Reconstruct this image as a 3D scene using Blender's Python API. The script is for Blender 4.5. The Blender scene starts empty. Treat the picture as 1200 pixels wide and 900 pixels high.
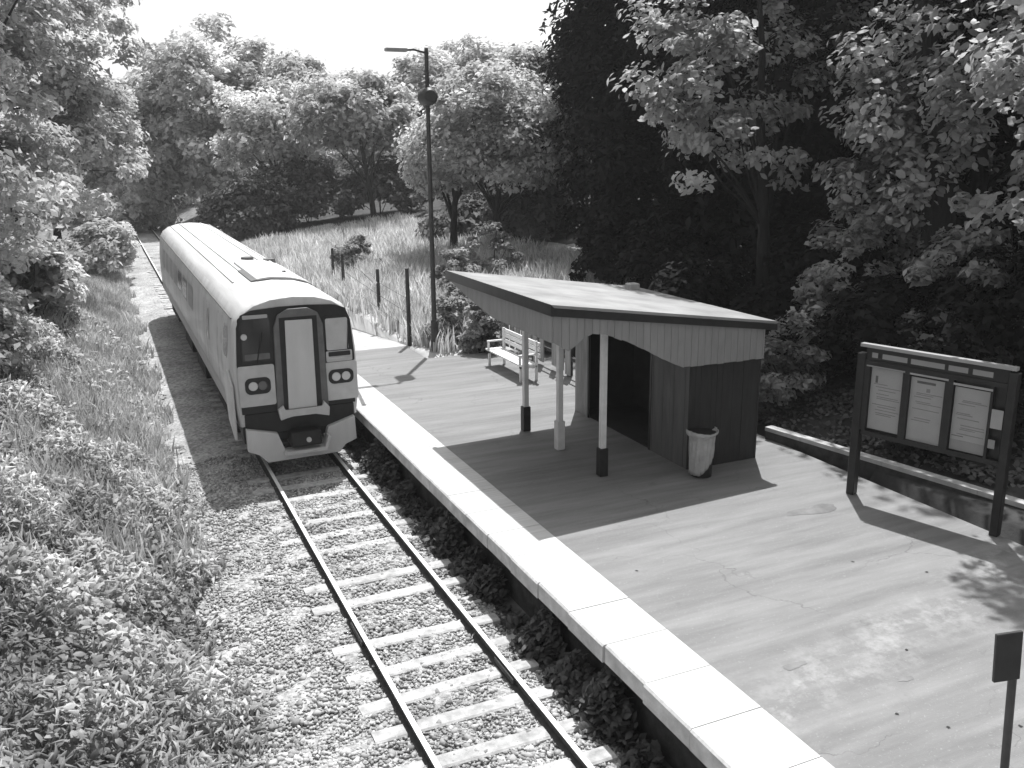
import bpy, bmesh, math, random
import numpy as np
from mathutils import Vector, Matrix
random.seed(7)
HAZE = 0.0006
RNG = np.random.default_rng(11)
scene = bpy.context.scene
col = scene.collection
R = math.radians

# ------------------------------------------------------------------ helpers
def link(name, me, mat=None, parent=None, loc=None):
    o = bpy.data.objects.new(name, me)
    col.objects.link(o)
    if mat is not None and me is not None:
        me.materials.append(mat)
    if parent is not None:
        o.parent = parent
    if loc is not None:
        o.location = loc
    return o

def tag(o, label=None, cat=None, group=None, kind=None):
    if label: o['label'] = label
    if cat: o['category'] = cat
    if group: o['group'] = group
    if kind: o['kind'] = kind
    return o

def empty(name, loc, label=None, cat=None, group=None):
    o = bpy.data.objects.new(name, None)
    o.empty_display_size = 0.3
    col.objects.link(o)
    o.location = loc
    return tag(o, label, cat, group)

class MB:
    """collects shapes into one mesh"""
    def __init__(s):
        s.b = bmesh.new()
    def box(s, x0, x1, y0, y1, z0, z1, M=None):
        c = [(x, y, z) for z in (z0, z1) for y in (y0, y1) for x in (x0, x1)]
        if M is not None: c = [M @ Vector(q) for q in c]
        v = [s.b.verts.new(q) for q in c]
        for f in ((0,2,3,1),(4,5,7,6),(0,1,5,4),(2,6,7,3),(0,4,6,2),(1,3,7,5)):
            s.b.faces.new([v[i] for i in f])
        return s
    def prism(s, pts, axis, a, b, M=None):
        """polygon pts (2D) extruded from a to b along axis 0/1/2"""
        def mk(p, t):
            q = [p[0], p[1]]; q.insert(axis, t)
            q = Vector(q)
            return M @ q if M is not None else q
        A = [s.b.verts.new(mk(p, a)) for p in pts]
        B = [s.b.verts.new(mk(p, b)) for p in pts]
        n = len(pts)
        s.b.faces.new(A); s.b.faces.new(B[::-1])
        for i in range(n):
            s.b.faces.new([A[i], B[i], B[(i+1) % n], A[(i+1) % n]])
        return s
    def tube(s, path, radii, n=8, caps=True):
        rings = []
        P = [Vector(p) for p in path]
        if not hasattr(radii, '__len__'): radii = [radii]*len(P)
        for i, p in enumerate(P):
            d = (P[min(i+1, len(P)-1)] - P[max(i-1, 0)]).normalized()
            a = d.orthogonal().normalized() if i == 0 else (pa - d*pa.dot(d)).normalized()
            pa = a
            b_ = d.cross(a)
            rings.append([s.b.verts.new(p + (a*math.cos(2*math.pi*k/n) + b_*math.sin(2*math.pi*k/n))*radii[i]) for k in range(n)])
        for r0, r1 in zip(rings, rings[1:]):
            for k in range(n):
                s.b.faces.new([r0[k], r0[(k+1) % n], r1[(k+1) % n], r1[k]])
        if caps:
            s.b.faces.new(rings[0][::-1]); s.b.faces.new(rings[-1])
        return s
    def quad(s, *pts):
        s.b.faces.new([s.b.verts.new(p) for p in pts]); return s
    def bevel(s, w, seg=2):
        bmesh.ops.bevel(s.b, geom=list(s.b.edges), offset=w, segments=seg, affect='EDGES', profile=0.5, clamp_overlap=True)
        return s
    def build(s, name, mat, parent=None, smooth=False, loc=None):
        bmesh.ops.recalc_face_normals(s.b, faces=s.b.faces)
        me = bpy.data.meshes.new(name)
        s.b.to_mesh(me); s.b.free()
        if smooth:
            me.polygons.foreach_set('use_smooth', [True]*len(me.polygons))
            me.set_sharp_from_angle(angle=R(40))
        return link(name, me, mat, parent, loc)

def np_mesh(name, V, F, tint=None):
    """V (n,3), F (m,k) equal-size faces; tint per vertex"""
    me = bpy.data.meshes.new(name)
    m, k = F.shape
    me.vertices.add(len(V)); me.vertices.foreach_set('co', V.astype(np.float32).ravel())
    me.loops.add(m*k); me.loops.foreach_set('vertex_index', F.astype(np.int32).ravel())
    me.polygons.add(m)
    me.polygons.foreach_set('loop_start', np.arange(0, m*k, k, dtype=np.int32))
    me.polygons.foreach_set('loop_total', np.full(m, k, dtype=np.int32))
    if tint is not None:
        a = me.attributes.new('tint', 'FLOAT', 'POINT')
        a.data.foreach_set('value', tint.astype(np.float32))
    me.update(calc_edges=True); me.validate()
    return me

# ------------------------------------------------------------------ materials
def g3(v): return (v, v, v, 1)
def mat(name, base, rough=0.8, var=0.25, scale=3.0, detail=6, bump=0.0, bscale=40.0, metal=0.0, stretch=None, spec=0.3, var2=0.0, scale2=0.6, coat=0.0):
    m = bpy.data.materials.new(name); m.use_nodes = True
    nt = m.node_tree; N = nt.nodes; Lk = nt.links
    b = N['Principled BSDF']
    b.inputs['Roughness'].default_value = rough
    b.inputs['Metallic'].default_value = metal
    b.inputs['Specular IOR Level'].default_value = spec
    b.inputs['Coat Weight'].default_value = coat
    geo = N.new('ShaderNodeNewGeometry')
    vec = geo.outputs['Position']
    if stretch:
        mp = N.new('ShaderNodeMapping'); mp.inputs['Scale'].default_value = stretch
        Lk.new(vec, mp.inputs['Vector']); vec = mp.outputs['Vector']
    def noise(sc, det):
        n = N.new('ShaderNodeTexNoise'); n.inputs['Scale'].default_value = sc; n.inputs['Detail'].default_value = det
        n.inputs['Roughness'].default_value = 0.6
        Lk.new(vec, n.inputs['Vector']); return n.outputs['Fac']
    def rng(fac, lo, hi):
        r = N.new('ShaderNodeMapRange'); r.inputs['From Min'].default_value = 0.3; r.inputs['From Max'].default_value = 0.7
        r.inputs['To Min'].default_value = lo; r.inputs['To Max'].default_value = hi
        Lk.new(fac, r.inputs['Value']); return r.outputs['Result']
    v = rng(noise(scale, detail), base*(1-var), base*(1+var))
    if var2:
        w = rng(noise(scale2, 3), 1-var2, 1+var2)
        mu = N.new('ShaderNodeMath'); mu.operation = 'MULTIPLY'; Lk.new(v, mu.inputs[0]); Lk.new(w, mu.inputs[1]); v = mu.outputs[0]
    Lk.new(v, b.inputs['Base Color'])
    if bump:
        bp = N.new('ShaderNodeBump'); bp.inputs['Strength'].default_value = bump; bp.inputs['Distance'].default_value = 0.02
        Lk.new(noise(bscale, 5), bp.inputs['Height']); Lk.new(bp.outputs['Normal'], b.inputs['Normal'])
    return m

def platform_mat():
    m = mat('platform_tarmac', 0.21, 0.93, 0.20, 1.6, detail=7, bump=0.4, bscale=70, stretch=(0.30, 2.6, 1), var2=0.12, scale2=0.5)
    nt = m.node_tree; N = nt.nodes; Lk = nt.links; b = N['Principled BSDF']
    src = b.inputs['Base Color'].links[0].from_socket
    geo = N.new('ShaderNodeNewGeometry')
    def noise(sc, det, rough=.65):
        n = N.new('ShaderNodeTexNoise'); n.inputs['Scale'].default_value = sc; n.inputs['Detail'].default_value = det; n.inputs['Roughness'].default_value = rough
        Lk.new(geo.outputs['Position'], n.inputs['Vector']); return n.outputs['Fac']
    def math_(op, a, c=None, clamp=False):
        q = N.new('ShaderNodeMath'); q.operation = op; q.use_clamp = clamp
        for k, v in enumerate((a, c)):
            if v is None: continue
            if hasattr(v, 'links'): Lk.new(v, q.inputs[k])
            else: q.inputs[k].default_value = v
        return q.outputs[0]
    sp = N.new('ShaderNodeSeparateXYZ'); Lk.new(geo.outputs['Position'], sp.inputs[0])
    # worn pale band across the platform, broken up by noise
    v = math_('SUBTRACT', math_('SUBTRACT', sp.outputs['Y'], math_('MULTIPLY', sp.outputs['X'], .24)), 6.15)
    v = math_('ADD', v, math_('MULTIPLY', math_('SUBTRACT', noise(.9, 4), .5), 1.6))
    band = math_('SUBTRACT', 1.0, math_('ABSOLUTE', math_('DIVIDE', v, .75)), True)
    sl = math_('MULTIPLY', math_('SUBTRACT', noise(2.6, 9, .75), .47), 7.0, True)
    fac = math_('MULTIPLY', band, sl, True)
    # fine grit all over
    gr = math_('MULTIPLY', math_('SUBTRACT', noise(34, 3), .60), 6.0, True)
    fac = math_('MAXIMUM', math_('MULTIPLY', fac, .55), math_('MULTIPLY', gr, .5))
    mx = N.new('ShaderNodeMix'); mx.data_type = 'RGBA'
    Lk.new(fac, mx.inputs['Factor']); Lk.new(src, mx.inputs['A']); mx.inputs['B'].default_value = g3(.42)
    dk = math_('MULTIPLY', math_('SUBTRACT', noise(3.1, 6, .7), .62), 5.0, True)
    m2 = N.new('ShaderNodeMix'); m2.data_type = 'RGBA'
    Lk.new(math_('MULTIPLY', dk, .45), m2.inputs['Factor']); Lk.new(mx.outputs['Result'], m2.inputs['A']); m2.inputs['B'].default_value = g3(.10)
    vo = N.new('ShaderNodeTexVoronoi'); vo.feature = 'DISTANCE_TO_EDGE'; vo.inputs['Scale'].default_value = .42
    wv = N.new('ShaderNodeVectorMath'); wv.operation = 'ADD'
    nz = N.new('ShaderNodeTexNoise'); nz.inputs['Scale'].default_value = 1.7; nz.inputs['Detail'].default_value = 6
    Lk.new(geo.outputs['Position'], nz.inputs['Vector']); Lk.new(geo.outputs['Position'], wv.inputs[0]); Lk.new(nz.outputs['Color'], wv.inputs[1]); Lk.new(wv.outputs[0], vo.inputs['Vector'])
    ck = math_('SUBTRACT', 1.0, math_('DIVIDE', vo.outputs['Distance'], .006), True)
    ck = math_('MULTIPLY', ck, math_('MULTIPLY', math_('SUBTRACT', noise(.6, 3), .46), 6.0, True))
    m3 = N.new('ShaderNodeMix'); m3.data_type = 'RGBA'
    Lk.new(math_('MULTIPLY', ck, .6), m3.inputs['Factor']); Lk.new(m2.outputs['Result'], m3.inputs['A']); m3.inputs['B'].default_value = g3(.07)
    Lk.new(m3.outputs['Result'], b.inputs['Base Color'])
    return m

def leaf_mat(name, base, trans=0.35, rough=0.5, var=0.35, scale=0.5, spec=0.3):
    m = bpy.data.materials.new(name); m.use_nodes = True
    nt = m.node_tree; N = nt.nodes; Lk = nt.links
    b = N['Principled BSDF']; b.inputs['Roughness'].default_value = rough; b.inputs['Specular IOR Level'].default_value = spec
    at = N.new('ShaderNodeAttribute'); at.attribute_name = 'tint'
    geo = N.new('ShaderNodeNewGeometry')
    n = N.new('ShaderNodeTexNoise'); n.inputs['Scale'].default_value = scale; n.inputs['Detail'].default_value = 3
    Lk.new(geo.outputs['Position'], n.inputs['Vector'])
    r = N.new('ShaderNodeMapRange'); r.inputs['From Min'].default_value = 0.3; r.inputs['From Max'].default_value = 0.7
    r.inputs['To Min'].default_value = base*(1-var); r.inputs['To Max'].default_value = base*(1+var)
    Lk.new(n.outputs['Fac'], r.inputs['Value'])
    mu = N.new('ShaderNodeMath'); mu.operation = 'MULTIPLY'
    Lk.new(r.outputs['Result'], mu.inputs[0]); Lk.new(at.outputs['Fac'], mu.inputs[1])
    Lk.new(mu.outputs[0], b.inputs['Base Color'])
    t = N.new('ShaderNodeBsdfTranslucent'); Lk.new(mu.outputs[0], t.inputs['Color'])
    mx = N.new('ShaderNodeMixShader'); mx.inputs[0].default_value = trans
    Lk.new(b.outputs[0], mx.inputs[1]); Lk.new(t.outputs[0], mx.inputs[2])
    Lk.new(mx.outputs[0], N['Material Output'].inputs['Surface'])
    return m

M = dict(
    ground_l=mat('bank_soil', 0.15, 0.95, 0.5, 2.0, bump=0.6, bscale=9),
    ballast=mat('ballast_bed', 0.32, 0.95, 0.55, 11.0, bump=1.0, bscale=22, var2=0.25, scale2=0.9),
    stone=None,
    sleeper=mat('sleeper_concrete', 0.40, 0.9, 0.35, 6, bump=0.35, bscale=30, var2=0.15),
    rail_side=mat('rail_rust', 0.05, 0.75, 0.35, 12, bump=0.2),
    rail_top=mat('rail_polished', 0.8, 0.45, 0.06, 6, metal=0.35, stretch=(1,.1,1)),
    platform=platform_mat(),
    ramp=mat('ramp_concrete', 0.42, 0.93, 0.2, 1.4, detail=7, bump=.3, bscale=50, stretch=(2.2, .4, 1), var2=.15),
    patch=mat('repair_patch', 0.47, 0.95, 0.28, 4, detail=8, bump=0.3, bscale=60),
    stain=mat('dark_stain', 0.17, 0.95, 0.3, 3, bump=0.3),
    coping=mat('coping_white', 0.54, 0.85, 0.14, 1.0, detail=8, bump=0.35, bscale=30, stretch=(.5, 16, 1), var2=0.10, scale2=0.12),
    copface=mat('coping_side', 0.5, 0.9, 0.3, 3, bump=0.4, bscale=20),
    pwall=mat('platform_brick', 0.06, 0.95, 0.4, 5, bump=0.5),
    roof_top=mat('roof_felt', 0.27, 0.9, 0.22, 1.2, bump=0.2, var2=0.2, scale2=0.5),
    black=mat('black_paint', 0.022, 0.45, 0.3, 6),
    fascia=mat('fascia_grey', 0.24, 0.7, 0.12, 3, bump=0.1, stretch=(3, 3, .5)),
    cladding=mat('dark_cladding', 0.03, 0.75, 0.25, 4, bump=0.2, stretch=(3, 3, .4)),
    panel=mat('shelter_panel', 0.10, 0.75, 0.25, 2.5, stretch=(2, 2, .4)),
    panel_light=mat('shelter_panel_pale', 0.24, 0.75, 0.25, 2.5, stretch=(2, 2, .4)),
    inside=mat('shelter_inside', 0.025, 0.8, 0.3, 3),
    post=mat('post_white', 0.6, 0.6, 0.1, 5),
    white=mat('bench_white', 0.72, 0.6, 0.08, 5),
    t_body=mat('train_paint', 0.56, 0.42, 0.14, 1.6, detail=9, stretch=(1.2, 1.6, .35), var2=0.12, scale2=0.5, coat=0.1),
    t_roof=mat('train_roof', 0.52, 0.65, 0.16, 1.6, detail=8, stretch=(4, .18, 1), var2=0.10, bump=.1),
    t_band=mat('train_band', 0.36, 0.45, 0.15, 1.5, stretch=(1, .3, 2)),
    t_grey=mat('train_front_grey', 0.50, 0.45, 0.12, 3),
    t_door=mat('train_door_grey', 0.54, 0.45, 0.08, 3, stretch=(1, 1, .3)),
    t_dark=mat('train_dark_grey', 0.13, 0.5, 0.2, 4),
    t_black=mat('train_black', 0.02, 0.5, 0.3, 5),
    t_under=mat('train_underframe', 0.03, 0.85, 0.5, 6, bump=0.4),
    glass=mat('train_glass', 0.03, 0.12, 0.2, 2, spec=0.5),
    lamp=mat('lamp_lens', 0.55, 0.15, 0.05, 5, spec=0.6),
    blind=mat('window_blind', 0.5, 0.6, 0.2, 3, stretch=(.4, .4, 3)),
    pole=mat('pole_steel', 0.05, 0.5, 0.25, 4),
    lampgrey=mat('lantern_grey', 0.3, 0.5, 0.1, 4),
    wood=mat('fence_timber', 0.06, 0.9, 0.35, 6, bump=0.4, stretch=(2, 2, .4)),
    pale_wood=mat('pale_timber', 0.38, 0.85, 0.25, 3, bump=0.3, stretch=(3, 3, .4)),
    kerb=mat('kerb_concrete', 0.42, 0.9, 0.2, 4, bump=0.3),
    board=mat('board_black', 0.02, 0.4, 0.3, 5),
    paper=mat('poster_paper', 0.32, 0.5, 0.07, 3),
    paper_band=mat('poster_band', 0.25, 0.5, 0.07, 3),
    ink=mat('poster_ink', 0.10, 0.6, 0.2, 8),
    faint=mat('poster_print', 0.20, 0.6, 0.1, 8),
    cabinet=mat('cabinet_grey', 0.17, 0.7, 0.3, 2.5, bump=0.2),
    bag=mat('bin_bag', 0.36, 0.5, 0.15, 8, bump=0.6, bscale=14),
    bark=mat('bark', 0.045, 0.95, 0.45, 6, bump=0.8, bscale=16, stretch=(2, 2, .4)),
    bark_dark=mat('bark_dark', 0.022, 0.95, 0.45, 6, bump=0.8, bscale=16, stretch=(2, 2, .4)),
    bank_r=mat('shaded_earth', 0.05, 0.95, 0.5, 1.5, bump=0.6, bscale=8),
    field=mat('dry_meadow', 0.45, 0.95, 0.25, 1.2, bump=0.4),
)
L_ = dict(
    bank=leaf_mat('leaf_bracken', 0.44, 0.35, 0.5, 0.3, 0.9),
    left=leaf_mat('leaf_sycamore', 0.52, 0.5, 0.5, 0.3, 0.35),
    far=leaf_mat('leaf_far', 0.58, 0.5, 0.6, 0.35, 0.22),
    far_pale=leaf_mat('leaf_far_pale', 0.56, 0.5, 0.6, 0.3, 0.25),
    dark=leaf_mat('leaf_evergreen_shade', 0.018, 0.1, 0.8, 0.4, 0.4, 0.08),  # evergreen leaves, colour darkened to near black for the wood's deep shade
    right=leaf_mat('leaf_hazel', 0.40, 0.5, 0.45, 0.35, 0.6),
    understory=leaf_mat('leaf_understory', 0.17, 0.3, 0.7, 0.4, 0.4, 0.1),
    weed=leaf_mat('leaf_weed', 0.11, 0.3, 0.6, 0.4, 1.5),
    grass=leaf_mat('grass_dry', 0.66, 0.45, 0.7, 0.25, 0.6),
    grass_l=leaf_mat('grass_bank', 0.58, 0.35, 0.7, 0.3, 0.5),
    shrub_pale=leaf_mat('leaf_pale', 0.34, 0.4, 0.6, 0.3, 0.8),
)

# ------------------------------------------------------------------ terrain
def sstep(a, b, x):
    t = np.clip((x-a)/(b-a), 0, 1); return t*t*(3-2*t)
def hills(x, y):
    return (np.sin(x*0.9+y*0.35)*0.10 + np.sin(x*0.37-y*0.62+1.3)*0.14 + np.sin(x*1.9+y*1.4)*0.05)
def terrain(x, y):
    x = np.asarray(x, float); y = np.asarray(y, float)
    left = np.clip(-x-3.0, 0, None)
    zl = -0.38 + np.minimum(left*0.42, 3.2+left*0.08) + hills(x, y)*sstep(3.1, 4.6, -x)
    pl = sstep(33, 42, y)                            # where the platform has ended
    r0 = 0.25 + np.clip(x-9.0, 0, None)*0.30*sstep(9, 11, x)     # under / beside the platform
    r0 = np.where(x > 9.0, np.minimum(0.93+(x-9.0)*0.30, 4.5) + hills(x, y)*0.6*sstep(9.2, 10.5, x), 0.5)
    side = 0.86 + np.clip(x-5.5, 0, None)*0.10 + hills(x, y)*0.3   # meadow beyond the lamp post
    fb = sstep(23.5, 26, y)
    r1 = np.where(x > 4.74, side, 0.5*(1-sstep(25.5, 26.4, y))-.32*sstep(25.5, 26.4, y))
    rr = r0*(1-fb) + r1*fb
    far = -0.3 + np.clip(x-2.2, 0, 3.3)*0.36 + np.clip(x-5.5, 0, None)*0.11 + hills(x, y)*0.3
    rr = rr*(1-pl) + far*pl
    z = np.where(x < 0, zl, np.where(x < 2.3, -0.3, rr))
    out = sstep(110, 160, np.hypot(x-10, y-30))
    return z*(1-out) + 1.5*out*np.clip(np.abs(x)/30, 0, 1) - 0.3*out*0

xs = np.concatenate([np.linspace(-600, -40, 15), np.arange(-38, -14, 1.0), np.arange(-14, -2.6, 0.3), np.array([-2.5, -1.5, 0, 1.5, 2.2, 2.3, 2.6, 3.5, 4.5, 4.71, 4.77, 5.1]), np.arange(5.5, 9, .5), np.array([8.98, 9.02]), np.arange(9.3, 26, 0.4), np.arange(26, 60, 2.0), np.linspace(62, 600, 15)])
ys = np.concatenate([np.linspace(-300, -12, 12), np.arange(-10, 60, 0.5), np.arange(60, 130, 2.0), np.linspace(132, 900, 18)])
X, Y = np.meshgrid(xs, ys); Z = terrain(X, Y)
nx, ny = len(xs), len(ys)
V = np.stack([X.ravel(), Y.ravel(), Z.ravel()], -1)
i = np.arange(nx*ny).reshape(ny, nx)
F = np.stack([i[:-1, :-1].ravel(), i[:-1, 1:].ravel(), i[1:, 1:].ravel(), i[1:, :-1].ravel()], -1)
me = np_mesh('ground', V, F)
me.polygons.foreach_set('use_smooth', [True]*len(F))
ground = link('ground', me, M['ground_l'])
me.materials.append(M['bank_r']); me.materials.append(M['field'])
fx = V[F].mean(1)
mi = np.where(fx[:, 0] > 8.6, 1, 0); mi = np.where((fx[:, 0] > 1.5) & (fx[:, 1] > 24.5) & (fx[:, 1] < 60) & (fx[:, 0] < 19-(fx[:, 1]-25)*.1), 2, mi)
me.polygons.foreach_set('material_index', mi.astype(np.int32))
tag(ground, 'earth ground of the railway cutting under the undergrowth', 'ground', kind='structure')

# ------------------------------------------------------------------ ballast bed
def prof_sheet(name, prof, y0, y1, step, m, jit=0.0):
    yy = np.arange(y0, y1+1e-6, step); P = np.array(prof)
    V = np.zeros((len(yy), len(P), 3)); V[:, :, 0] = P[:, 0]; V[:, :, 2] = P[:, 1]; V[:, :, 1] = yy[:, None]
    if jit: V[:, :, 2] += RNG.normal(0, jit, V.shape[:2]); V[:, [0, -1], 0] += RNG.normal(0, 0.09, (len(yy), 2))
    k = np.arange(V.shape[0]*V.shape[1]).reshape(V.shape[:2])
    F = np.stack([k[:-1, :-1].ravel(), k[:-1, 1:].ravel(), k[1:, 1:].ravel(), k[1:, :-1].ravel()], -1)
    me = np_mesh(name, V.reshape(-1, 3), F); me.polygons.foreach_set('use_smooth', [True]*len(F))
    return link(name, me, m)
prof = [(-3.5, -0.50), (-3.0, -0.33), (-2.5, -0.285), (-2.0, -0.235)] + [(x, -0.186) for x in np.arange(-1.6, 1.2, 0.2)] + [(1.3, -0.24), (1.62, -0.33), (1.76, -0.42)]
bal = prof_sheet('ballast_bed', prof, -8, 145, 0.25, M['ballast'], 0.015)
tag(bal, 'pale grey ballast bed under the railway track', 'ballast', kind='structure')

def ballast_stones(n):
    oc = np.array([(1,0,0),(-1,0,0),(0,1,0),(0,-1,0),(0,0,1),(0,0,-1)], float)
    of = np.array([(0,2,4),(2,1,4),(1,3,4),(3,0,4),(2,0,5),(1,2,5),(3,1,5),(0,3,5)])
    y = 5.5 + RNG.random(n)**1.5*16; x = -3.4+RNG.random(n)*4.9
    keep = ~((x < -2.5) & (RNG.random(n) < (-x-2.5)*0.9)); x, y = x[keep], y[keep]; n = len(x)
    z = np.interp(x, [p[0] for p in prof], [p[1] for p in prof])
    s = RNG.uniform(0.018, 0.04, n)*(1+0.9*(RNG.random(n) > 0.93))
    v = oc[None]*RNG.uniform(0.6, 1.3, (n, 6, 1)) + RNG.normal(0, 0.18, (n, 6, 3)); v[:, :, 2] *= 0.75
    a = RNG.random(n)*6.28; c, d = np.cos(a)[:, None], np.sin(a)[:, None]
    v = np.stack([v[..., 0]*c - v[..., 1]*d, v[..., 0]*d + v[..., 1]*c, v[..., 2]], -1)*s[:, None, None]
    v += np.stack([x, y, z+0.012], -1)[:, None]
    f = of[None] + (np.arange(n)*6)[:, None, None]
    t = np.repeat(RNG.uniform(0.6, 1.35, n), 6)
    return np_mesh('ballast_stones', v.reshape(-1, 3), f.reshape(-1, 3), t)
M['stone'] = leaf_mat('ballast_stone', 0.36, 0.0, 0.9, 0.25, 1.2)
st = link('ballast_stones', ballast_stones(46000), M['stone'])
tag(st, 'loose pale ballast stones between and beside the rails', 'ballast stones', kind='stuff')

# ------------------------------------------------------------------ track
track = empty('railway_track', (0, 6, -0.2), 'straight single railway track on pale concrete sleepers running under the train', 'railway track')
TO = Vector((0, 6, -0.2))
RX = (-0.77, 0.80)
def local(mb, name, m, parent, org, smooth=False):
    bmesh.ops.translate(mb.b, verts=mb.b.verts, vec=-Vector(org))
    return mb.build(name, m, parent, smooth)
for rx in RX:
    r_ = MB()
    pr = [(-.07, -.155), (.07, -.155), (.07, -.143), (.012, -.12), (.012, -.05), (.036, -.035), (.036, -.012), (-.036, -.012), (-.036, -.035), (-.012, -.05), (-.012, -.12), (-.07, -.143)]
    r_.prism([(rx+a, b) for a, b in pr], 1, -8, 145)
    ro = local(r_, 'rail', M['rail_side'], track, TO)
    h = MB(); h.box(rx-.033, rx+.033, -8, 145, -.0115, 0.0)
    local(h, 'running_surface', M['rail_top'], ro, TO)
ysl = np.concatenate([np.arange(4.6, 19.8, 0.70), np.arange(20.5, 70, 0.70)])
sl_me = None
for k, y in enumerate(ysl[:95]):
    if sl_me is None:
        b = MB(); b.prism([(-.13, -.3), (.13, -.3), (.13, -.175), (.10, -.157), (-.10, -.157), (-.13, -.175)], 0, -1.27, 1.27)
        so = b.build('sleeper', M['sleeper'], track); sl_me = so.data
    else:
        so = bpy.data.objects.new('sleeper', sl_me); col.objects.link(so); so.parent = track
    so.location = (0.015+RNG.normal(0, .03), y-6+RNG.normal(0, .025), 0.2+RNG.normal(0, .012))
    so.rotation_euler.z = RNG.normal(0, .02)
# fishplate and clips near the camera
for rx, y in ((RX[0], 11.9), (RX[1], 10.1)):
    b = MB(); b.box(rx-.06, rx+.06, y-.32, y+.32, -.12, -.045); b.bevel(.008, 1)
    local(b, 'fishplate', M['rail_side'], track, TO)

# ------------------------------------------------------------------ platform
PE0, PE1 = -6.0, 26.6       # platform ends
plat = MB(); plat.box(2.374, 8.62, PE0, 24.6, -0.4, 0.896); plat.box(2.374, 4.7, 24.604, PE1, -0.4, 0.892)
plat = plat.build('platform', M['platform'])
tag(plat, 'pale worn tarmac surface of the station platform', 'platform', kind='structure')
cop = MB()
y = PE0
while y < PE1:
    ln = 0.915; dx = RNG.normal(0, .006); dz = RNG.normal(0, .0015)
    x0 = 1.45 + dx + (0.03 if 7.0 < y < 8.4 else 0)
    cop.prism([(x0, .66), (x0+.0, .875), (x0+.025, .9+dz), (2.37, .9+dz), (2.37, .66)], 1, y+.006, y+ln-.006)
    y += ln
co = cop.build('platform_edging', M['coping'], plat)
co.data.materials.append(M['copface'])
for f in co.data.polygons:
    if f.normal.x < -0.9 or f.normal.z < -0.5: f.material_index = 1
w = MB(); w.box(1.86, 2.3, PE0, PE1, -0.5, .657); w.build('platform_wall', M['pwall'], plat)
# ramp at the far end
rp = MB(); rp.prism([(PE1+.003, -.35), (PE1+.003, .89), (PE1+10, .0), (PE1+10, -.35)], 0, 1.5, 4.74); rp.build('platform_ramp', M['ramp'], plat)

def blotch(name, cx, cy, rx, ry, m, z, seed, rough=0.35, parent=plat, rot=0):
    rg = np.random.default_rng(seed); n = 40; a = np.linspace(0, 2*np.pi, n, endpoint=False)
    r = 1 + sum(rg.normal(0, rough/(k+1))*np.sin(k*a+rg.random()*6.28) for k in range(1, 9))
    b = MB(); c, s = math.cos(rot), math.sin(rot)
    vs = [b.b.verts.new((cx+(rx*r_*math.cos(t))*c-(ry*r_*math.sin(t))*s, cy+(rx*r_*math.cos(t))*s+(ry*r_*math.sin(t))*c, z)) for r_, t in zip(np.clip(r, .25, 2), a)]
    b.b.faces.new(vs)
    return b.build(name, m, parent)
blotch('stain', 6.75, 10.9, .45, .16, M['stain'], .9, 8)
blotch('stain', 3.25, 7.3, .16, .06, M['stain'], .9, 12)
blotch('stain', 4.2, 6.55, .09, .05, M['stain'], .9, 14)
for k, (a_, b_) in enumerate(((2.9, 10.2), (5.9, 9.1), (6.6, 8.4), (3.6, 6.1), (4.7, 7.0), (3.9, 5.7), (4.6, 5.4))):
    blotch('stain', a_, b_, .02, .02, M['board'], .9, 20+k)

# low kerb wall along the back of the platform
def P2(a, b, t): return (a[0]+(b[0]-a[0])*t, a[1]+(b[1]-a[1])*t)
kw = empty('kerb_wall', (8.75, 14.0, .85), 'low kerb wall with pale concrete top along the back of the platform', 'wall')
ka, kb = Vector((8.62, 14.3, 0)), Vector((10.98, 1.7, 0))
kd = (kb-ka).normalized(); ang = math.atan2(kd.y, kd.x); KM = Matrix.Translation(ka-Vector((8.75, 14.0, .85))) @ Matrix.Rotation(ang, 4, 'Z')
LK = (kb-ka).length
b = MB()
u = 0
while u < LK:
    b.box(u+.004, min(u+.9, LK)-.004, -.10, .10, 1.08, 1.16, KM); u += .9
b.build('kerb_top', M['kerb'], kw)
b = MB(); b.box(0, LK, -.075, .075, .6, 1.078, KM); b.build('wall_face', M['pwall'], kw)

# ------------------------------------------------------------------ train
TY = 19.5; TL = 23.2
train = empty('railcar', (0, TY, 0), 'single pale diesel railcar standing at the platform, end door facing us', 'train')
tl = lambda mb, name, m, par=train, sm=False: local(mb, name, m, par, (0, TY, 0), sm)
sec = [(-1.30, .98), (-1.355, 1.35), (-1.37, 1.9), (-1.355, 2.5), (-1.30, 3.05), (-1.235, 3.32), (-1.12, 3.52), (-.88, 3.68), (-.5, 3.79), (0, 3.83)]
sec = sec + [(-a, b) for a, b in sec[-2::-1]]
def loft(mb, secs, close=True):
    rr = [[mb.b.verts.new(p) for p in s] for s in secs]
    for r0, r1 in zip(rr, rr[1:]):
        for k in range(len(r0)-1): mb.b.faces.new([r0[k], r0[k+1], r1[k+1], r1[k]])
        if close: mb.b.faces.new([r0[-1], r0[0], r1[0], r1[-1]])
    return rr
def scl(f, dz=0): return [(a*f, max(.98, 2.4+(b-2.4)*(f+ (1-f)*.3))+dz) for a, b in sec]
b = MB()
yl = [(TY+.02, .945), (TY+.06, .968), (TY+.16, .988), (TY+.36, 1.0)] + [(TY+k, 1.0) for k in (2, 6, 10, 14, 18, 22)] + [(TY+TL-.2, .99), (TY+TL, .96)]
rr = loft(b, [[(a, yy, z) for a, z in scl(f)] for yy, f in yl])
b.b.faces.new(rr[0]); b.b.faces.new(rr[-1][::-1])
body = tl(b, 'body', M['t_body'], sm=True)
body.data.materials.append(M['t_roof'])
for f in body.data.polygons:
    if f.center.z > 3.5 and f.normal.z > .25 : f.material_index = 1
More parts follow.
